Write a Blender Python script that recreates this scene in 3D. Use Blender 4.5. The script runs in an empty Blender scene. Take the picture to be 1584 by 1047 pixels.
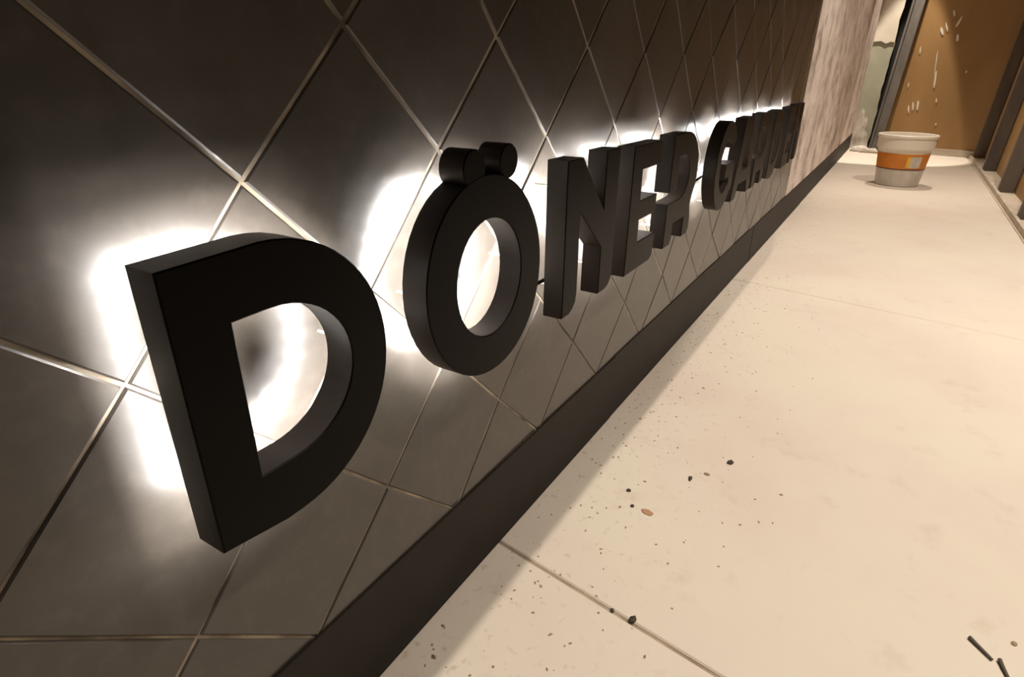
import bpy, bmesh, math, random
from mathutils import Vector, Matrix
from mathutils.geometry import tessellate_polygon

# ------------------------------------------------------------------ frame of reference
# All builders use "sign units" (1 unit = 10 cm): X runs along the tiled wall, Y into the wall
# (the tile faces are Y = 0, the corridor is Y < 0), Z up with the floor at Z = ZF.
S = 0.1
ZF = -3.27
def W(x, y, z):
    return Vector((x*S, y*S, (z-ZF)*S))
C = bpy.context.scene.collection
rnd = random.Random(7)

# ------------------------------------------------------------------ camera
R = ((0.52598593, -0.85046434, 0.00701524), (-0.34404193, -0.22030827, -0.91274280), (0.77780072, 0.47767633, -0.40847444))
cam = bpy.data.cameras.new('camera')
cam.sensor_width = 36.0
cam.lens = 36.0*917.9085/1584.0
cam.clip_start = 0.01
co = bpy.data.objects.new('camera', cam)
C.objects.link(co)
loc = W(-0.38081, -3.47740, 2.67980)
co.matrix_world = Matrix(((R[0][0], -R[1][0], -R[2][0], loc.x), (R[0][1], -R[1][1], -R[2][1], loc.y),
                          (R[0][2], -R[1][2], -R[2][2], loc.z), (0, 0, 0, 1)))
bpy.context.scene.camera = co

# ------------------------------------------------------------------ world, exposure
world = bpy.data.worlds.new('world')
bpy.context.scene.world = world
world.use_nodes = True
world.node_tree.nodes['Background'].inputs[0].default_value = (1.0, 0.82, 0.62, 1)
world.node_tree.nodes['Background'].inputs[1].default_value = 0.012
vs = bpy.context.scene.view_settings
vs.view_transform = 'Standard'
vs.look = 'None'
vs.gamma = 1.0
vs.exposure = 0.0
vs.use_curve_mapping = False

# ------------------------------------------------------------------ ceiling lamps
def spot(x, y, z, power, angle, blend, radius, col, aim=(0, 0, -1)):
    l = bpy.data.lights.new('ceiling_spot', 'SPOT')
    l.energy = power; l.spot_size = math.radians(angle); l.spot_blend = blend
    l.shadow_soft_size = radius; l.color = col
    o = bpy.data.objects.new('ceiling_spot', l)
    C.objects.link(o)
    o.location = W(x, y, z)
    o.rotation_euler = Vector(aim).to_track_quat('-Z', 'Y').to_euler()
WARM = (1.0, 0.87, 0.74)
ZL = 21.5
for lx, pw in ((-2.0, 76), (9.0, 76)):        # lamps over the middle of the room
    spot(lx, -9.5, ZL, pw, 110, 0.5, 0.010, WARM)
for lx, pw in ((3.0, 62), (14.0, 138)):   # unseen fill lamps farther right, added to lift the skirting strip and lower wall
    spot(lx, -14.0, ZL, pw, 104, 0.7, 0.03, WARM)
for lx, ly, pw, an in ((29.8, -9.35, 185, 94), (46.0, -3.0, 135, 66)):  # corridor end
    spot(lx, ly, ZL, pw, an, 0.8, 0.02, WARM)
spot(58.8, -1.5, ZL, 320, 34, 0.15, 0.02, WARM)   # narrow cone by the end of the corridor

# ------------------------------------------------------------------ materials
def new_mat(name):
    m = bpy.data.materials.new(name); m.use_nodes = True
    nt = m.node_tree
    return m, nt, nt.nodes['Principled BSDF']
def node(nt, t, **kw):
    n = nt.nodes.new(t)
    for k, v in kw.items():
        if k in n.inputs: n.inputs[k].default_value = v
        else: setattr(n, k, v)
    return n
def coords(nt, scale=(1, 1, 1), world_space=True):
    mp = node(nt, 'ShaderNodeMapping')
    mp.inputs['Scale'].default_value = scale
    if world_space:
        g = node(nt, 'ShaderNodeNewGeometry'); nt.links.new(g.outputs['Position'], mp.inputs['Vector'])
    else:
        g = node(nt, 'ShaderNodeTexCoord'); nt.links.new(g.outputs['Object'], mp.inputs['Vector'])
    return mp
def ramp(nt, src, stops):
    r = node(nt, 'ShaderNodeValToRGB')
    e = r.color_ramp.elements
    while len(e) < len(stops): e.new(0.5)
    for k, (p, c) in enumerate(stops):
        e[k].position = p; e[k].color = (*c, 1) if len(c) == 3 else c
    nt.links.new(src, r.inputs[0])
    return r
def noise(nt, vec, scale, detail=4, rough=0.55):
    n = node(nt, 'ShaderNodeTexNoise')
    n.inputs['Scale'].default_value = scale; n.inputs['Detail'].default_value = detail; n.inputs['Roughness'].default_value = rough
    nt.links.new(vec.outputs[0], n.inputs['Vector'])
    return n
def mix(nt, fac, a, b, blend='MIX'):
    m = node(nt, 'ShaderNodeMix', data_type='RGBA', blend_type=blend)
    for sock, v in ((m.inputs[0], fac), (m.inputs[6], a), (m.inputs[7], b)):
        if isinstance(v, (int, float)): sock.default_value = v
        elif isinstance(v, tuple): sock.default_value = (*v, 1)
        else: nt.links.new(v, sock)
    return m.outputs[2]
def bump(nt, bsdf, h, strength, dist):
    b = node(nt, 'ShaderNodeBump')
    b.inputs['Strength'].default_value = strength; b.inputs['Distance'].default_value = dist
    nt.links.new(h, b.inputs['Height']); nt.links.new(b.outputs[0], bsdf.inputs['Normal'])
def noise_mat(name, c1, c2, scale=8.0, rough=0.6, detail=4, stretch=(1, 1, 1), bump_s=0.0, metallic=0.0, spec=0.5, lo=0.3, hi=0.7):
    m, nt, b = new_mat(name)
    v = coords(nt, stretch)
    n = noise(nt, v, scale, detail)
    r = ramp(nt, n.outputs['Fac'], [(lo, c1), (hi, c2)])
    nt.links.new(r.outputs[0], b.inputs['Base Color'])
    b.inputs['Roughness'].default_value = rough
    b.inputs['Metallic'].default_value = metallic
    b.inputs['Specular IOR Level'].default_value = spec
    if bump_s: bump(nt, b, n.outputs['Fac'], bump_s, 0.003)
    return m

# dark satin tile: charcoal with soft clouding and a thin grout haze
def make_tile_mat():
    m, nt, b = new_mat('charcoal_tile')
    v = coords(nt)
    n1 = noise(nt, v, 9.0, 5); n2 = noise(nt, v, 60.0, 4)
    oi = node(nt, 'ShaderNodeObjectInfo')
    base = ramp(nt, n1.outputs['Fac'], [(0.3, (0.056, 0.0475, 0.040)), (0.75, (0.080, 0.069, 0.058))])
    tint = ramp(nt, oi.outputs['Random'], [(0.0, (0.86, 0.86, 0.86)), (1.0, (1.12, 1.12, 1.12))])
    col = mix(nt, 1.0, base.outputs[0], tint.outputs[0], 'MULTIPLY')
    hz = ramp(nt, n2.outputs['Fac'], [(0.5, (0, 0, 0)), (0.85, (0.25, 0.25, 0.25))])
    col = mix(nt, hz.outputs[0], col, (0.17, 0.15, 0.12))
    nt.links.new(col, b.inputs['Base Color'])
    rr = ramp(nt, n1.outputs['Fac'], [(0.3, (0.295, 0.295, 0.295)), (0.7, (0.37, 0.37, 0.37))])
    nt.links.new(rr.outputs[0], b.inputs['Roughness'])
    b.inputs['IOR'].default_value = 1.5
    b.inputs['Coat Weight'].default_value = 0.08; b.inputs['Coat Roughness'].default_value = 0.10
    bump(nt, b, n2.outputs['Fac'], 0.05, 0.001)
    return m
M_TILE = make_tile_mat()
M_GROUT = noise_mat('grout', (0.10, 0.08, 0.058), (0.42, 0.35, 0.26), 14.0, 0.95, 3, lo=0.36, hi=0.60)
M_SKIRT = noise_mat('skirting_tile', (0.011, 0.0075, 0.0055), (0.018, 0.0125, 0.009), 18.0, 0.6, 4, spec=0.25, lo=0.3, hi=0.8)

def make_pale_wall():  # pale base colour, mottled by two noise layers
    m, nt, b = new_mat('pale_mottled_wall')
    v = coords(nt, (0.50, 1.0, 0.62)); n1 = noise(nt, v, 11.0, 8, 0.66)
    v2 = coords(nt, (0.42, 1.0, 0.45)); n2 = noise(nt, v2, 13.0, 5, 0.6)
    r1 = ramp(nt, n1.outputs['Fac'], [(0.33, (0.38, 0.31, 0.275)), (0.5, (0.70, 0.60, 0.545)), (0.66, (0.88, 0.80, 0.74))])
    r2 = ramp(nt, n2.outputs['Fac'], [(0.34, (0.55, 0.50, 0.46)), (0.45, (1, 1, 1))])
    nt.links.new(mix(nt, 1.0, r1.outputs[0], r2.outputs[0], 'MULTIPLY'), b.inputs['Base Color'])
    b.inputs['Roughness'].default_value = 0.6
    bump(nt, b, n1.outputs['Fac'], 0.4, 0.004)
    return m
M_PALE_WALL = make_pale_wall()

def make_floor_mat():
    m, nt, b = new_mat('beige_floor_tile')
    v = coords(nt)
    n1 = noise(nt, v, 2.2, 5, 0.6); n2 = noise(nt, v, 11.0, 6, 0.65); n3 = noise(nt, v, 70.0, 4, 0.6)
    base = ramp(nt, n1.outputs['Fac'], [(0.35, (0.63, 0.55, 0.47)), (0.5, (0.66, 0.59, 0.505)), (0.65, (0.67, 0.615, 0.515))])
    st = ramp(nt, n2.outputs['Fac'], [(0.25, (0.88, 0.85, 0.82)), (0.42, (1, 1, 1))])
    col = mix(nt, 1.0, base.outputs[0], st.outputs[0], 'MULTIPLY')
    # trodden cement dust, thickest along the foot of the tiled wall
    sep = node(nt, 'ShaderNodeSeparateXYZ'); g = node(nt, 'ShaderNodeNewGeometry')
    nt.links.new(g.outputs['Position'], sep.inputs[0])
    near = ramp(nt, node_math(nt, 'MULTIPLY_ADD', sep.outputs['Y'], 3.2, 1.0), [(0.0, (0, 0, 0)), (0.95, (1, 1, 1))])
    sp = ramp(nt, n3.outputs['Fac'], [(0.60, (0, 0, 0)), (0.70, (1, 1, 1))])
    fac = mix(nt, 1.0, near.outputs[0], sp.outputs[0], 'MULTIPLY')
    fac = mix(nt, 1.0, fac, (0.45, 0.45, 0.45), 'MULTIPLY')
    col = mix(nt, fac, col, (0.30, 0.22, 0.15))
    nt.links.new(col, b.inputs['Base Color'])
    b.inputs['Roughness'].default_value = 0.55
    b.inputs['Specular IOR Level'].default_value = 0.3
    bump(nt, b, n3.outputs['Fac'], 0.08, 0.001)
    return m
def node_math(nt, op, a, b=None, c=None):
    n = node(nt, 'ShaderNodeMath', operation=op)
    for k, v in enumerate((a, b, c)):
        if v is None: continue
        if isinstance(v, (int, float)): n.inputs[k].default_value = v
        else: nt.links.new(v, n.inputs[k])
    return n.outputs[0]
M_FLOOR = make_floor_mat()
M_JOINT = noise_mat('floor_joint', (0.22, 0.16, 0.11), (0.42, 0.33, 0.24), 20, 0.9)
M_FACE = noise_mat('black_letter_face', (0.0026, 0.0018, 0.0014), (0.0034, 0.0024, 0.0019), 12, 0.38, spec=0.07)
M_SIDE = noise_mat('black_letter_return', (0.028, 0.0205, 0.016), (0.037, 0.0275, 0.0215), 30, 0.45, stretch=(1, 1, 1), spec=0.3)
M_PLATE = noise_mat('letter_back_plate', (0.5, 0.5, 0.5), (0.6, 0.6, 0.6), 10, 0.6)
M_PIN = noise_mat('steel_pin', (0.30, 0.29, 0.28), (0.42, 0.41, 0.40), 30, 0.35, metallic=1.0)
M_CABLE = noise_mat('black_cable', (0.003, 0.003, 0.003), (0.005, 0.005, 0.005), 30, 0.8, spec=0.03)
def make_emit(name, col, strength):
    m, nt, b = new_mat(name)
    b.inputs['Emission Color'].default_value = (*col, 1); b.inputs['Emission Strength'].default_value = strength
    b.inputs['Base Color'].default_value = (0.8, 0.8, 0.8, 1)
    return m
M_LED = make_emit('led_chip', (1.0, 0.97, 0.94), 365.0)
M_CEIL = noise_mat('ceiling_plaster', (0.05, 0.04, 0.03), (0.07, 0.06, 0.045), 3, 0.9)
M_CORE = noise_mat('counter_core', (0.10, 0.08, 0.06), (0.14, 0.11, 0.09), 6, 0.9)
M_TOP = noise_mat('dark_worktop', (0.02, 0.018, 0.016), (0.035, 0.03, 0.026), 12, 0.4)
M_CREAM = noise_mat('cream_plaster', (0.66, 0.60, 0.48), (0.78, 0.73, 0.62), 8, 0.85, bump_s=0.2)
M_GREEN = noise_mat('green_board', (0.34, 0.35, 0.25), (0.46, 0.46, 0.36), 6, 0.8)
M_MORTAR = noise_mat('white_mortar', (0.42, 0.37, 0.31), (0.78, 0.74, 0.68), 18, 0.9, bump_s=0.6)
M_STUD = noise_mat('galvanised_stud', (0.15, 0.14, 0.125), (0.24, 0.225, 0.205), 14, 0.5, stretch=(1, 1, 0.3), metallic=0.3)
M_STUD_D = noise_mat('grey_brown_stud', (0.085, 0.068, 0.055), (0.14, 0.115, 0.095), 14, 0.6, stretch=(1, 1, 0.3))
M_BOARD = noise_mat('ochre_board', (0.28, 0.16, 0.055), (0.38, 0.225, 0.085), 3.0, 0.55, 6, stretch=(1, 1, 0.35))
M_DARK = noise_mat('dark_gap', (0.008, 0.007, 0.006), (0.014, 0.012, 0.010), 5, 0.9)
M_STRIP = noise_mat('dusty_track', (0.42, 0.36, 0.28), (0.58, 0.51, 0.41), 14, 0.85)
M_WHITE = noise_mat('white_bucket_plastic', (0.72, 0.67, 0.57), (0.80, 0.75, 0.65), 6, 0.4)
M_BUCKET = noise_mat('smeared_bucket_plastic', (0.46, 0.42, 0.36), (0.66, 0.62, 0.55), 16, 0.5, stretch=(1, 1, 0.4))
M_ORANGE = noise_mat('orange_label', (0.50, 0.155, 0.012), (0.62, 0.215, 0.02), 10, 0.45)
M_MAROON = noise_mat('maroon_line', (0.07, 0.016, 0.012), (0.10, 0.025, 0.018), 10, 0.5)
M_YELLOW = noise_mat('yellow_print', (0.72, 0.42, 0.04), (0.76, 0.46, 0.06), 10, 0.5)
M_PAPER = noise_mat('grey_print', (0.42, 0.37, 0.31), (0.66, 0.61, 0.53), 40, 0.6)
M_CHIP_D = noise_mat('dark_chip', (0.03, 0.022, 0.016), (0.07, 0.052, 0.04), 60, 0.8)
M_CHIP_B = noise_mat('tan_chip', (0.26, 0.18, 0.11), (0.36, 0.26, 0.17), 60, 0.85)
M_CHIP_O = noise_mat('rust_chip', (0.34, 0.18, 0.09), (0.48, 0.29, 0.17), 60, 0.85)
M_NAIL = noise_mat('dark_nail', (0.07, 0.052, 0.04), (0.12, 0.092, 0.07), 80, 0.55)

# ------------------------------------------------------------------ object helpers
def mesh_obj(name, verts, faces, mat, parent=None, smooth=False, mats=None, fmat=None):
    me = bpy.data.meshes.new(name)
    me.from_pydata([W(*v) for v in verts], [], faces)
    for mm in (mats or [mat]): me.materials.append(mm)
    bm = bmesh.new(); bm.from_mesh(me)
    bmesh.ops.recalc_face_normals(bm, faces=bm.faces[:])
    bm.to_mesh(me); bm.free()
    if fmat:
        for p, i in zip(me.polygons, fmat): p.material_index = i
    if smooth:
        for p in me.polygons: p.use_smooth = True
        me.set_sharp_from_angle(angle=math.radians(32))
    o = bpy.data.objects.new(name, me)
    C.objects.link(o)
    if parent is not None:
        o.parent = parent
        o.matrix_parent_inverse = Matrix.Translation(-parent.location)
    return o
def empty(name, p):
    o = bpy.data.objects.new(name, None); C.objects.link(o); o.location = W(*p)
    return o
def tag(o, label=None, cat=None, group=None, kind=None):
    if label: o['label'] = label
    if cat: o['category'] = cat
    if group: o['group'] = group
    if kind: o['kind'] = kind
    return o
def box(x0, x1, y0, y1, z0, z1):
    v = [(x, y, z) for x in (x0, x1) for y in (y0, y1) for z in (z0, z1)]
    return v, [(0, 1, 3, 2), (4, 6, 7, 5), (0, 4, 5, 1), (2, 3, 7, 6), (0, 2, 6, 4), (1, 5, 7, 3)]
def add(vf, vf2):
    n = len(vf[0])
    return vf[0]+vf2[0], vf[1]+[tuple(i+n for i in f) for f in vf2[1]]
def prism(poly, h0, h1, axis):
    """extrude a 2D polygon between h0 and h1 along axis ('x','y','z')"""
    def p3(p, h): return {'y': (p[0], h, p[1]), 'z': (p[0], p[1], h), 'x': (h, p[0], p[1])}[axis]
    n = len(poly)
    v = [p3(p, h0) for p in poly]+[p3(p, h1) for p in poly]
    f = [(i, (i+1) % n, n+(i+1) % n, n+i) for i in range(n)]
    for t in tessellate_polygon([[Vector((p[0], p[1], 0)) for p in poly]]):
        f.append(tuple(t)); f.append(tuple(n+i for i in reversed(t)))
    return v, f
def tube(path, r, seg=8, r_end=None):
    v, f = [], []
    n = len(path)
    for i, p in enumerate(path):
        a = Vector(path[max(i-1, 0)]); b = Vector(path[min(i+1, n-1)])
        t = (b-a).normalized()
        u = t.cross(Vector((0.13, 0.21, 0.97))).normalized(); w = t.cross(u)
        rr = r if r_end is None else r+(r_end-r)*i/(n-1)
        for k in range(seg):
            q = Vector(p)+rr*(math.cos(2*math.pi*k/seg)*u+math.sin(2*math.pi*k/seg)*w)
            v.append(tuple(q))
    for i in range(n-1):
        for k in range(seg):
            f.append((i*seg+k, i*seg+(k+1) % seg, (i+1)*seg+(k+1) % seg, (i+1)*seg+k))
    f.append(tuple(range(seg))); f.append(tuple((n-1)*seg+k for k in range(seg)))
    return v, f
def lathe(cx, cy, prof, seg=40, a0=0.0, a1=2*math.pi):
    full = abs(a1-a0-2*math.pi) < 1e-6
    m = seg if full else seg+1
    v, f = [], []
    for r, z in prof:
        for k in range(m):
            a = a0+(a1-a0)*k/seg
            v.append((cx+r*math.cos(a), cy+r*math.sin(a), z))
    for i in range(len(prof)-1):
        for k in range(seg):
            k2 = (k+1) % m
            f.append((i*m+k, i*m+k2, (i+1)*m+k2, (i+1)*m+k))
    return v, f
def area2(p): return sum(p[i][0]*p[(i+1) % len(p)][1]-p[(i+1) % len(p)][0]*p[i][1] for i in range(len(p)))/2
def inset(poly, d):
    """move every edge of a polygon inwards by d (negative: outwards)"""
    n = len(poly); s = 1 if area2(poly) > 0 else -1
    out = []
    for i in range(n):
        a, b, c = Vector(poly[i-1]), Vector(poly[i]), Vector(poly[(i+1) % n])
        e1 = (b-a).normalized(); e2 = (c-b).normalized()
        n1 = Vector((-e1.y, e1.x))*s; n2 = Vector((-e2.y, e2.x))*s
        k = max(1+n1.dot(n2), 0.35)
        q = b+(n1+n2)*d/k
        out.append((q.x, q.y))
    return out

# ------------------------------------------------------------------ floor
floor = tag(mesh_obj('floor', *box(-14, 66, -16, 0.1, ZF-1.2, ZF-0.03), M_JOINT), kind='structure')
def clip_poly(poly, axis, val, keep_less):
    out = []
    n = len(poly)
    for i in range(n):
        p, q = poly[i], poly[(i+1) % n]
        ip = (p[axis] <= val) if keep_less else (p[axis] >= val)
        iq = (q[axis] <= val) if keep_less else (q[axis] >= val)
        if ip: out.append(p)
        if ip != iq:
            t = (val-p[axis])/(q[axis]-p[axis])
            out.append(tuple(p[k]+t*(q[k]-p[k]) for k in range(2)))
    return out
def slab_tile(name, poly, ztop, thick, mat, parent, ch=0.02):
    inn = inset(poly, ch)
    n = len(poly)
    v = [(x, y, ztop) for x, y in inn]+[(x, y, ztop-ch) for x, y in poly]+[(x, y, ztop-thick) for x, y in poly]
    f = [tuple(range(n))]
    for i in range(n):
        j = (i+1) % n
        f += [(i, j, n+j, n+i), (n+i, n+j, 2*n+j, 2*n+i)]
    return mesh_obj(name, v, f, mat, parent)
sk = 0.14                                         # the floor is laid a little askew to the wall
rows = [0.06, -8.62, -17]
cols = [4.98+13.72*k for k in range(-2, 6)]
for i in range(len(cols)-1):
    for j in range(2):
        y0, y1 = rows[j], rows[j+1]
        poly = [(cols[i]+sk*y0, y0), (cols[i+1]+sk*y0, y0), (cols[i+1]+sk*y1, y1), (cols[i]+sk*y1, y1)]
        poly = inset(poly, 0.022)
        poly = clip_poly(clip_poly(clip_poly(poly, 0, 65.5, True), 0, -13.5, False), 1, -15.5, False)
        if len(poly) >= 3: slab_tile('floor_tile', poly, ZF, 0.05, M_FLOOR, floor)

# ------------------------------------------------------------------ tiled wall (counter front) and its pale far section
XT = 27.2                                         # the dark tiles end here
wall = tag(mesh_obj('wall_left', *box(-13, XT, 0.014, 2.0, ZF, 6.3), M_GROUT), kind='structure')
OV = {(1,0):(.021,.013),(1,2):(-.012,-.013),(1,3):(.051,-.048),(0,1):(.012,-.029),(0,2):(-.053,.002),(2,0):(-.012,.028),(2,3):(-.013,-.009),
 (2,4):(.033,-.031),(3,0):(-.011,-.027),(3,1):(-.007,.039),(3,4):(.029,.002),(3,5):(.016,.005),(4,1):(-.034,-.011),(4,2):(.009,.003),(4,5):(.094,-.042),
 (4,6):(.095,-.04),(5,2):(.021,-.026),(5,3):(.029,.02),(5,6):(.158,-.075),(5,7):(.03,.027),(6,3):(-.017,-.044),(6,4):(-.034,-.001),(6,7):(.037,-.006),
 (6,8):(.135,.021),(7,4):(-.065,-.012),(7,5):(-.124,.041),(7,8):(0,-.052),(7,9):(.235,.051),(8,5):(-.2,.001),(8,6):(-.22,.031),(9,6):(-.128,-.007)}
def lattice(p, q):
    dx, dz = OV.get((p, q), (0.0, 0.0))
    return (p+q+dx, (p-q)*1.0025+dz)
ZT = 6.2
tr = random.Random(3)
for p in range(-12, 20):
    for q in range(-12, 30):
        poly = [lattice(p, q), lattice(p, q+1), lattice(p+1, q+1), lattice(p+1, q)]
        zs = [c[1] for c in poly]; xs = [c[0] for c in poly]
        if max(zs) < -1.95 or min(zs) > ZT-0.05 or min(xs) > XT-0.05 or max(xs) < -3: continue
        w = 0.5*tr.choice((0.024, 0.028, 0.034, 0.020))
        poly = inset(poly, w)
        for ax, val, less in ((1, -1.99, False), (1, ZT, True), (0, XT-0.02, True)):
            poly = clip_poly(poly, ax, val, less)
            if len(poly) < 3: break
        if len(poly) < 3 or abs(area2(poly)) < 0.02: continue
        cx = sum(c[0] for c in poly)/len(poly); cz = sum(c[1] for c in poly)/len(poly)
        off = tr.uniform(-0.006, 0.006); ta, tb = tr.uniform(-0.005, 0.005), tr.uniform(-0.005, 0.005)
        fy = lambda x, z: off+ta*(x-cx)+tb*(z-cz)
        n = len(poly); inn = inset(poly, 0.012)
        v = [(x, fy(x, z), z) for x, z in inn]+[(x, fy(x, z)+0.010, z) for x, z in poly]+[(x, 0.03, z) for x, z in poly]
        f = [tuple(range(n))]
        for i in range(n):
            j = (i+1) % n
            f += [(i, j, n+j, n+i), (n+i, n+j, 2*n+j, 2*n+i)]
        mesh_obj('wall_tile', v, f, M_TILE, wall)
mesh_obj('pale_far_wall', *box(XT, 63.2, -0.01, 2.0, ZF, 22), M_PALE_WALL, wall)  # pale mottled block continuing the wall past the dark tiles
# unseen worktop, added and shaped to shade the tiled front from the ceiling lamps
wt = tag(mesh_obj('unseen_worktop_1', *prism([(-13, 2.2), (-13, -4.0), (17, -4.0), (27.0, -2.9), (27.0, 2.2)], 6.3, 6.75, 'z'), M_TOP), kind='structure')
# skirting
base = tag(empty('baseboard_left', (0, 0, ZF)), kind='structure')
x = -15.2
k = 0
while x < 62.5:
    x1 = min(x+12.0, 62.6)
    dy = tr.uniform(-0.008, 0.008); dz = tr.uniform(-0.012, 0.012)
    a0, a1 = x+0.012, x1-0.012
    v = [(a0, -0.022+dy, ZF+0.03), (a1, -0.022+dy, ZF+0.03), (a1, -0.022+dy, -1.985+dz), (a0, -0.022+dy, -1.985+dz),
         (a0, -0.016+dy, -1.975+dz), (a1, -0.016+dy, -1.975+dz), (a0, 0.0, -1.975+dz), (a1, 0.0, -1.975+dz), (a0, 0.0, ZF+0.03), (a1, 0.0, ZF+0.03)]
    f = [(0, 1, 2, 3), (3, 2, 5, 4), (4, 5, 7, 6), (6, 7, 9, 8), (8, 9, 1, 0), (0, 3, 4, 6, 8), (1, 9, 7, 5, 2)]
    mesh_obj('skirting_tile', v, f, M_SKIRT, base)
    x = x1

# ------------------------------------------------------------------ ceiling
tag(mesh_obj('ceiling', *box(-14, 66, -16, 2.2, 22.0, 22.5), M_CEIL), kind='structure')

# ------------------------------------------------------------------ end of the corridor
XE = 62.0
def xe(y): return XE-0.25*(-(y+4.5)) if False else XE+0.25*(y+4.5)
def end_slab(y0, y1, z0, z1, d0, d1):
    """block on the slightly turned end wall: d0..d1 is the distance in front (negative) or behind its plane"""
    v = []
    for y, in ((y0,), (y1,)):
        for d in (d0, d1):
            for z in (z0, z1): v.append((xe(y)+d, y, z))
    return v, [(0, 1, 3, 2), (4, 6, 7, 5), (0, 4, 5, 1), (2, 3, 7, 6), (0, 2, 6, 4), (1, 5, 7, 3)]
LEAN = 0.055
def leaned(vf, k=LEAN): return [(x, y-k*(z-ZF), z) for x, y, z in vf[0]], vf[1]
endw = tag(mesh_obj('wall_end', *end_slab(2.0, -13.0, ZF, 22, 0.6, 1.6), M_DARK), kind='structure')
jr = random.Random(11)
def jag(z0, z1, n, y, amp): return [(y+jr.uniform(-amp, amp), z0+(z1-z0)*i/n) for i in range(n+1)]
def end_plate(name, poly_yz, d0, d1, mat, k=0.0):
    v, f = prism(poly_yz, 0, 1, 'x')
    v = [(xe(y-k*(z-ZF))+(d0 if h < 0.5 else d1), y-k*(z-ZF), z) for h, y, z in v]
    return mesh_obj(name, v, f, mat, endw)
edge_c = jag(5.2, 21.9, 20, -1.30, 0.10); edge_g = jag(ZF, 5.2, 14, -1.32, 0.09)
end_plate('cream_plaster', [(0.9, 5.25), (-0.3, 5.32), (-0.7, 5.12), (-1.0, 5.25)]+edge_c+[(0.9, 21.9)], -0.12, 0.62, M_CREAM, 0.03)
end_plate('green_board', [(0.9, ZF)]+edge_g+[(0.9, 5.4)], -0.03, 0.62, M_GREEN, 0.03)
stud = mesh_obj('metal_stud', *leaned(end_slab(-1.52, -2.35, ZF, 21.9, -0.55, 0.62)), M_STUD, endw)
mesh_obj('stud_lip', *leaned(end_slab(-1.50, -1.66, ZF, 21.9, -0.68, -0.55)), M_STUD, stud)
mesh_obj('stud_lip', *leaned(end_slab(-2.22, -2.37, ZF, 21.9, -0.68, -0.55)), M_STUD, stud)
board = mesh_obj('ochre_board', *end_slab(-2.2, -9.4, ZF+0.5, 21.9, -0.15, 0.62), M_BOARD, endw)
mesh_obj('base_strip', *end_slab(-2.2, -9.2, ZF, ZF+0.52, -0.32, 0.62), M_STRIP, endw)
# plaster splashes on the board (small raised spatters)
def splash(y, z, ly, lz, tilt):
    n = 9
    pts = []
    for i in range(n):
        a = 2*math.pi*i/n; r = jr.uniform(0.7, 1.1)
        yy = ly*math.cos(a)*r; zz = lz*math.sin(a)*r
        pts.append((y+yy+tilt*zz, z+zz))
    v, f = prism(pts, 0, 1, 'x')
    v = [(xe(yy)+(-0.15 if h > 0.5 else -0.20), yy, zz) for h, yy, zz in v]
    mesh_obj('plaster_splash', v, f, M_CREAM, board)
for s_ in ((-5.05, 2.35, .07, .75, .12), (-4.8, 3.6, .035, 1.0, .12), (-4.62, 5.9, .09, .34, .5), (-4.85, 6.2, .07, .42, .4), (-5.75, 5.4, .10, .32, .2), (-5.55, 6.5, .08, .42, -.3),
           (-5.1, 7.1, .09, .25, .3), (-3.75, .15, .07, .34, .2), (-4.0, .42, .06, .40, .2), (-4.32, .50, .085, .48, .15), (-3.5, 4.6, .05, .30, .1),
           (-6.25, -1.9, .09, .24, .1), (-5.9, -.9, .05, .12, .1), (-6.9, 3.0, .07, .10, .1), (-5.5, .9, .05, .18, .1), (-3.3, 2.0, .04, .2, .1)):
    splash(*s_)

# ------------------------------------------------------------------ right side: studs on a floor track, ochre board behind
YR = -8.75
wr = tag(mesh_obj('wall_right', *leaned(box(31, 61.0, -10.6, -9.55, ZF, 21.9), 0.05), M_BOARD), kind='structure')
mesh_obj('floor_track', *box(30.0, 60.6, -9.75, YR-0.05, ZF, ZF+0.16), M_STRIP, wr)
mesh_obj('track_lip', *box(30.0, 60.6, YR-0.08, YR+0.06, ZF, ZF+0.26), M_STRIP, wr)
for sx, fl in ((59.4, 0.45), (51.2, 0.45), (41.8, 0.45), (33.8, 0.45)):
    st = mesh_obj('metal_stud', *leaned(box(sx, sx+0.08, -9.5, YR-0.06, ZF+0.16, 21.9), 0.05), M_STUD_D, wr)
    mesh_obj('stud_flange', *leaned(box(sx+0.08, sx+fl, YR-0.12, YR-0.06, ZF+0.16, 21.9), 0.05), M_STUD_D, st)
    mesh_obj('stud_flange', *leaned(box(sx+0.08, sx+fl, -9.5, -9.44, ZF+0.16, 21.9), 0.05), M_STUD_D, st)

# ------------------------------------------------------------------ letters
YB, YFc = -0.25, -0.51
def arc(cx, cz, rx, rz, a0, a1, n, sh=0.0):
    out = []
    for i in range(n+1):
        a = math.radians(a0+(a1-a0)*i/n)
        x = cx+rx*math.cos(a)
        out.append((x, cz+rz*math.sin(a)-sh*(x-cx)))
    return out
def G_D():
    o = [(1.07, 1.765)]+arc(1.68, .835, .95, .955, 90, -90, 30)+[(1.55, -.12), (1.08, -.05)]
    i = [(1.43, 1.375)]+arc(1.70, .85, .58, .53, 90, -90, 24)+[(1.43, .32)]
    return o, [i]
def G_O():
    return arc(4.07, .90, .95, .97, 0, 352.5, 47, .06), [arc(4.08, .905, .54, .57, 0, 350, 35, .03)]
def G_N():
    return [(5.60, 1.81), (5.99, 1.81), (6.66, 1.10), (6.66, 1.82), (7.08, 1.82), (7.08, .16), (7.05, .07), (6.97, .0), (6.86, -.03), (6.65, -.03), (6.65, .62),
            (5.98, 1.18), (5.98, .17), (5.95, .07), (5.88, -.0), (5.78, -.04), (5.60, -.04)], []
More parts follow.
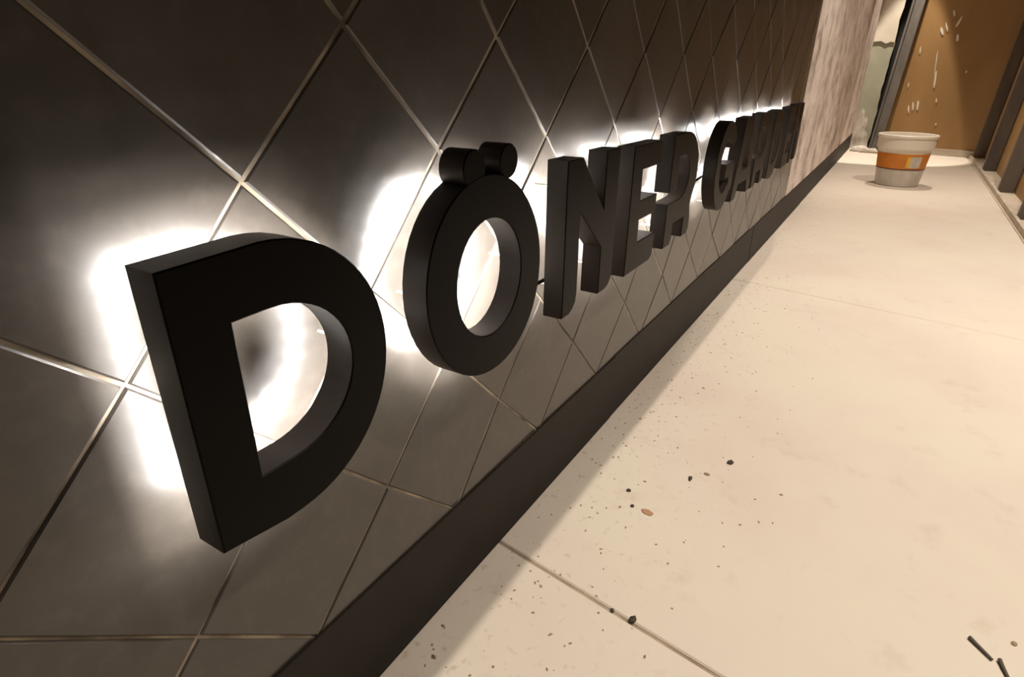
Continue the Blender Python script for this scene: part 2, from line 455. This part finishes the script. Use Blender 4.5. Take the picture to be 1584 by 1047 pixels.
def G_E():
    return [(7.60, 1.78), (8.75, 1.78), (8.75, 1.44), (7.98, 1.44), (7.98, 1.0), (8.70, 1.0), (8.70, .71), (8.0, .71), (8.0, .38), (8.76, .38), (8.76, .08),
            (8.72, .0), (8.62, -.05), (7.58, -.05)], []
def G_R():
    return ([(9.33, 1.80), (10.1, 1.80)]+arc(10.1, 1.10, .78, .70, 80, -35, 14)+[(10.62, .52), (10.68, .38), (10.72, .25), (10.72, .06), (10.64, -.03), (10.32, -.03), (10.32, .33),
            (9.72, .33), (9.72, .07), (9.64, -.03), (9.30, -.03), (9.30, .72), (9.75, .72)]+arc(9.95, 1.08, .42, .36, -80, 85, 12)+[(9.72, 1.44), (9.72, .90), (9.33, .90)]), []
def G_G():
    return (arc(13.09, .89, .83, .92, 32, 322, 34)+[(13.86, .30), (13.90, .42), (13.90, .93), (13.12, .93), (13.12, .62), (13.50, .62), (13.50, .44)]
            +arc(13.09, .89, .46, .55, -42, -318, 26)+[(13.46, 1.24)]), []
def G_A():
    o = [(14.56, 1.79), (15.40, 1.79), (16.05, .10), (15.98, -.02), (15.64, -.02), (15.52, .30), (14.62, .30), (14.50, .06), (14.42, -.02), (14.06, -.02), (14.06, .10)]
    i = [(14.90, 1.36), (14.72, .62), (15.40, .62), (15.10, 1.36)]
    return o, [i]
def glyph_mesh(outer, holes, y_front, y_back):
    """front face with chamfer, then side returns"""
    loops = [outer]+holes
    ch = 0.010
    vf, ff, vs_, fs = [], [], [], []
    flat = []
    for li, lp in enumerate(loops):
        sgn = 1 if li == 0 else -1
        ins = inset(lp, ch*sgn)
        flat.append(ins)
    idx = 0
    for ins in flat:
        vf += [(x, y_front, z) for x, z in ins]
    for t in tessellate_polygon([[Vector((x, z, 0)) for x, z in ins] for ins in flat]): ff.append(tuple(t))
    base_i = 0
    for lp, ins in zip(loops, flat):
        n = len(lp); b0 = len(vf)
        vf += [(x, y_front+ch, z) for x, z in lp]
        for i in range(n):
            j = (i+1) % n
            ff.append((base_i+i, base_i+j, b0+j, b0+i))
        base_i += n
        s0 = len(vs_)
        vs_ += [(x, y_front+ch, z) for x, z in lp]+[(x, y_back, z) for x, z in lp]+[(x, y_back, z) for x, z in inset(lp, 0.03*(1 if lp is outer else -1))]
        for i in range(n):
            j = (i+1) % n
            fs += [(s0+i, s0+j, s0+n+j, s0+n+i), (s0+n+i, s0+n+j, s0+2*n+j, s0+2*n+i)]
    return (vf, ff), (vs_, fs)
def along(loop, step):
    pts = []
    n = len(loop); acc = step*0.5
    for i in range(n):
        a, b = Vector(loop[i]), Vector(loop[(i+1) % n])
        L = (b-a).length; d = acc
        while d < L:
            pts.append(tuple(a+(b-a)*(d/L))); d += step
        acc = d-L
    return pts
def shift(loops, dx): return [[(x+dx, z) for x, z in lp] for lp in loops]
def make_letter(glyph, dx, label, pins, dots=None):
    outer, holes = glyph()
    outer = shift([outer], dx)[0]; holes = shift(holes, dx)
    x0 = min(p[0] for p in outer)
    root = tag(empty('channel_letter', (x0, YB, min(p[1] for p in outer))), label, 'sign letter', 'backlit letters of the wall sign')
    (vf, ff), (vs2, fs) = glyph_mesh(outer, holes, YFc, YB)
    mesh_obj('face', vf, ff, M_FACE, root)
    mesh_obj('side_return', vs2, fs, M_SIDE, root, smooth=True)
    # back plate with the LED chips
    loops = [inset(outer, 0.028)]+[inset(h, -0.028) for h in holes]
    v = []; nfl = []
    for lp in loops: v += [(x, -0.376, z) for x, z in lp]
    f = [tuple(t) for t in tessellate_polygon([[Vector((x, z, 0)) for x, z in lp] for lp in loops])]
    mesh_obj('back_plate', v, f, M_PLATE, root)
    v, f = [], []
    chips = []
    for lp, s_ in [(outer, 1)]+[(h, -1) for h in holes]:
        chips += along(inset(lp, 0.15*s_), 0.16)
    keep = []
    for c in chips:
        if all((c[0]-k_[0])**2+(c[1]-k_[1])**2 > 0.012 for k_ in keep): keep.append(c)
    for cx, cz in keep:
        v2, f2 = box(cx-0.022, cx+0.022, -0.372, -0.358, cz-0.022, cz+0.022)
        v, f = add((v, f), (v2, f2))
    tag(mesh_obj('led_chips', v, f, M_LED, root), kind='stuff')
    for px, pz in pins:
        mesh_obj('mounting_pin', *tube([(px+dx, -0.376, pz), (px+dx, 0.01, pz)], 0.012, 8), M_WHITE, root)
    if dots:
        for cx, cz, r in dots:
            loop = arc(cx, cz, r, r, 0, 345, 23)
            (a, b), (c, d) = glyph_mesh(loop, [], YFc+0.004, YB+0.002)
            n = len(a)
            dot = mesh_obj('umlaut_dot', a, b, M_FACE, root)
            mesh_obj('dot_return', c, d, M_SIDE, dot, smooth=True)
    return root
make_letter(G_D, 0, 'largest-looking black backlit letter D, nearest the camera, first of the sign', [(1.25, 1.5), (1.25, .2), (2.42, .85), (1.8, 1.6)])
make_letter(G_O, 0, 'black backlit letter O topped by two round umlaut dots, second of the sign', [(3.33, .9), (4.8, .9), (4.07, .14), (4.07, 1.67)],
            dots=[(3.84, 1.935, .165), (4.39, 1.945, .155)])
make_letter(G_N, 0, 'black backlit letter N standing right after the dotted O', [(5.78, 1.5), (5.78, .3), (6.86, 1.5), (6.86, .3)])
make_letter(G_E, 0, 'black backlit letter E between the first N and the first slit R', [(7.78, 1.6), (7.78, .15), (8.55, 1.6), (8.55, .15)])
make_letter(G_R, 0, 'black backlit letter R with slit stem closing the first word of the sign', [(9.5, 1.6), (9.5, .3), (10.5, .2), (10.6, 1.4)])
make_letter(G_G, 0, 'black backlit letter G opening the second word, after the wide gap', [(12.45, .9), (13.1, 1.65), (13.1, .12), (13.7, .5)])
make_letter(G_A, 0, 'black backlit flat-topped letter A directly behind the letter G', [(14.9, 1.6), (14.3, .12), (15.8, .12)])
make_letter(G_R, 6.94, 'black backlit letter R with slit stem in the second word, behind the A', [(9.5, 1.6), (9.5, .3), (10.5, .2), (10.6, 1.4)])
make_letter(G_D, 17.24, 'small-looking black backlit letter D in the second word of the sign', [(1.25, 1.5), (1.25, .2), (2.42, .85), (1.8, 1.6)])
make_letter(G_E, 13.12, 'black backlit letter E near the far end of the sign', [(7.78, 1.6), (7.78, .15), (8.55, 1.6), (8.55, .15)])
make_letter(G_N, 16.58, 'black backlit letter N, last of the sign, beside the pale wall section', [(5.78, 1.5), (5.78, .3), (6.86, 1.5), (6.86, .3)])
def cable(x0, x1, z, sag, label):
    path = []
    for i in range(9):
        t = i/8
        path.append((x0+(x1-x0)*t, -0.26+0.10*math.sin(math.pi*t), z-sag*math.sin(math.pi*t)))
    tag(mesh_obj('sign_cable', *tube(path, 0.022, 6), M_CABLE, smooth=True), label, 'cable', 'cables linking the letters')
cable(4.75, 5.72, .42, .06, 'thin black cable crossing the gap between dotted O and N')
cable(8.3, 9.50, .62, .07, 'thin black cable seen through the lower opening of the near E')
cable(10.6, 12.6, .80, .12, 'thin black cable bridging the wide gap between the two words')

# ------------------------------------------------------------------ bucket
bx, by = 42.7, -4.0
bk = tag(empty('paint_bucket', (bx, by, ZF)), 'white plastic bucket with orange label on the floor at the corridor end', 'bucket')
def rad(z): return 1.13+(z-ZF)*0.108
prof = [(0.0, ZF+0.02), (rad(ZF)-0.05, ZF), (rad(ZF), ZF+0.05)]+[(rad(ZF+t), ZF+t) for t in (0.4, 0.9, 1.1)]
prof_in = [(rad(ZF+1.1)-0.04, ZF+1.1)]
mesh_obj('bucket_wall', *lathe(bx, by, prof, 48), M_BUCKET, bk, smooth=True)
def band(z0, z1, off, mat, name, a0=0, a1=2*math.pi, par=None):
    return mesh_obj(name, *lathe(bx, by, [(rad(z0)+off-0.03, z0), (rad(z0)+off, z0), (rad(z1)+off, z1), (rad(z1)+off-0.03, z1)], 48, a0, a1), mat, par or bk, smooth=True)
lab = band(ZF+1.0, ZF+1.86, 0.012, M_ORANGE, 'orange_label')
band(ZF+0.97, ZF+1.03, 0.018, M_MAROON, 'label_line', par=lab)
band(ZF+1.12, ZF+1.70, 0.016, M_YELLOW, 'label_stripe', math.radians(191), math.radians(199), lab)
band(ZF+1.10, ZF+1.72, 0.020, M_PAPER, 'label_print', math.radians(199), math.radians(226), lab)
mesh_obj('bucket_rim', *lathe(bx, by, [(rad(ZF+1.84), ZF+1.84), (rad(ZF+2.0)+0.0, ZF+2.0), (rad(ZF+2.1)+0.02, ZF+2.08), (rad(ZF+2.1)+0.10, ZF+2.12), (rad(ZF+2.7)+0.06, ZF+2.70), (rad(ZF+2.7)+0.12, ZF+2.74),
    (rad(ZF+2.7)+0.12, ZF+2.84), (rad(ZF+2.7)+0.07, ZF+2.87), (rad(ZF+2.7)-0.02, ZF+2.85), (rad(ZF+2.2)-0.05, ZF+2.2)], 48), M_WHITE, bk, smooth=True)
mesh_obj('contents', *lathe(bx, by, [(rad(ZF+2.5)-0.04, ZF+2.45), (0.6, ZF+2.44), (0.001, ZF+2.46)], 32), M_WHITE, bk)

# ------------------------------------------------------------------ mortar at the wall corner
def lump(name, c, r, mat, seed, parent=None, sub=2):
    bm = bmesh.new()
    bmesh.ops.create_icosphere(bm, subdivisions=sub, radius=1.0)
    g = random.Random(seed)
    ks = [(Vector((g.uniform(-1, 1), g.uniform(-1, 1), g.uniform(-1, 1))).normalized(), g.uniform(-0.3, 0.3), g.uniform(1.5, 4)) for _ in range(7)]
    v = []
    for q in bm.verts:
        d = 1+sum(a*math.sin(w_*q.co.dot(n_)+3*a*w_) for n_, a, w_ in ks)*0.6
        v.append((c[0]+r[0]*q.co.x*d, c[1]+r[1]*q.co.y*d, max(c[2]+r[2]*q.co.z*d, ZF+0.001)))
    f = [tuple(q.index for q in p.verts) for p in bm.faces]
    bm.free()
    return mesh_obj(name, v, f, mat, parent)
end_plate('mortar_smear', [(-0.02, ZF)]+[(-0.02, -0.6), (-0.18, -0.2), (-0.38, 0.05), (-0.55, -0.15), (-0.62, -0.7), (-0.85, -0.6), (-0.98, -1.1), (-0.90, -1.7), (-1.15, -2.0), (-1.30, -2.6), (-1.35, ZF)], -0.09, 0.1, M_MORTAR)
mh = tag(empty('mortar_heap', (60.9, -1.0, ZF)), 'low heap of white mortar on the floor in the far wall corner', 'mortar')
lump('heap', (60.8, -0.9, ZF+0.1), (0.55, 0.65, 0.40), M_MORTAR, 9, mh)
lump('heap', (60.5, -1.8, ZF+0.08), (0.4, 0.45, 0.22), M_MORTAR, 14, mh)
bt = tag(mesh_obj('batten', *box(59.55, 59.85, -3.0, -1.0, ZF+0.001, ZF+0.16), M_STRIP), 'short pale batten lying on the floor between mortar heap and bucket', 'batten')

# ------------------------------------------------------------------ debris on the floor
def chip(p, r, mat, label, seed, cat='crumb', group=None, name='cement_crumb'):
    o = lump(name, (p[0], p[1], ZF+r[2]*0.6), r, mat, seed, None, 1)
    return tag(o, label, cat, group)
chip((6.64, -1.54), (.055, .085, .012), M_CHIP_O, 'rust-coloured crumb, the only reddish one on the beige floor', 1)
chip((4.72, -2.07), (.05, .045, .03), M_CHIP_D, 'dark crumb lying against the near floor joint, larger of the two there', 2)
chip((4.72, -1.80), (.028, .032, .02), M_CHIP_D, 'small dark crumb by the near floor joint, on its wall side', 3)
chip((8.56, -2.30), (.045, .05, .03), M_CHIP_D, 'round dark crumb alone in the middle of the floor', 4)
chip((7.80, -1.85), (.075, .035, .02), M_CHIP_D, 'long dark crumb uphill of the rust-coloured one', 5)
chip((6.66, -1.30), (.03, .03, .02), M_CHIP_D, 'dark crumb just left of the rust-coloured one', 6)
chip((6.98, -1.12), (.03, .035, .02), M_CHIP_D, 'dark crumb third from the rust-coloured one, nearest the wall', 7)
chip((8.05, -2.05), (.03, .05, .015), M_CHIP_B, 'tan crumb beside the long dark crumb', 8)
chip((6.75, -5.9), (.035, .03, .015), M_CHIP_B, 'tan crumb farthest from the tiled wall, above the two nails', 9)
tag(mesh_obj('nail', *tube([(6.56, -5.46, ZF+.03), (6.46, -5.55, ZF+.028), (6.34, -5.66, ZF+.026)], .022, 7, .014), M_NAIL), 'dark nail lying flat on the floor, the whole one', 'nail', 'nails on the floor')
tag(mesh_obj('nail', *tube([(6.385, -5.725, ZF+.03), (6.28, -5.75, ZF+.028), (6.14, -5.79, ZF+.026)], .022, 7, .014), M_NAIL), 'dark nail cut off by the bottom edge of the picture', 'nail', 'nails on the floor')
# loose grit swept along the foot of the wall: one uncountable scatter
gr = random.Random(21)
v, f = [], []
for _ in range(420):
    gx = gr.uniform(2.6, 20) if gr.random() < 0.8 else gr.uniform(20, 40)
    gy = -0.14-abs(gr.gauss(0, 0.9)) if gr.random() < 0.75 else gr.uniform(-3.2, -0.2)
    if gy < -3.4: continue
    s_ = gr.uniform(0.006, 0.020)*(1.5 if gr.random() < 0.08 else 1)
    a = gr.uniform(0, 6.28); el = gr.uniform(1, 2)
    pts = []
    for k in range(4):
        t = a+k*math.pi/2
        pts.append((gx+s_*el*math.cos(t)*math.cos(a)-s_*math.sin(t)*math.sin(a), gy+s_*el*math.cos(t)*math.sin(a)+s_*math.sin(t)*math.cos(a), ZF))
    pts.append((gx+s_*.2, gy-s_*.1, ZF+s_*1.0))
    v, f = add((v, f), (pts, [(0, 1, 4), (1, 2, 4), (2, 3, 4), (3, 0, 4), (3, 2, 1, 0)]))
tag(mesh_obj('grit', v, f, M_CHIP_B), 'fine brown grit scattered on the floor along the skirting', 'grit', kind='stuff')
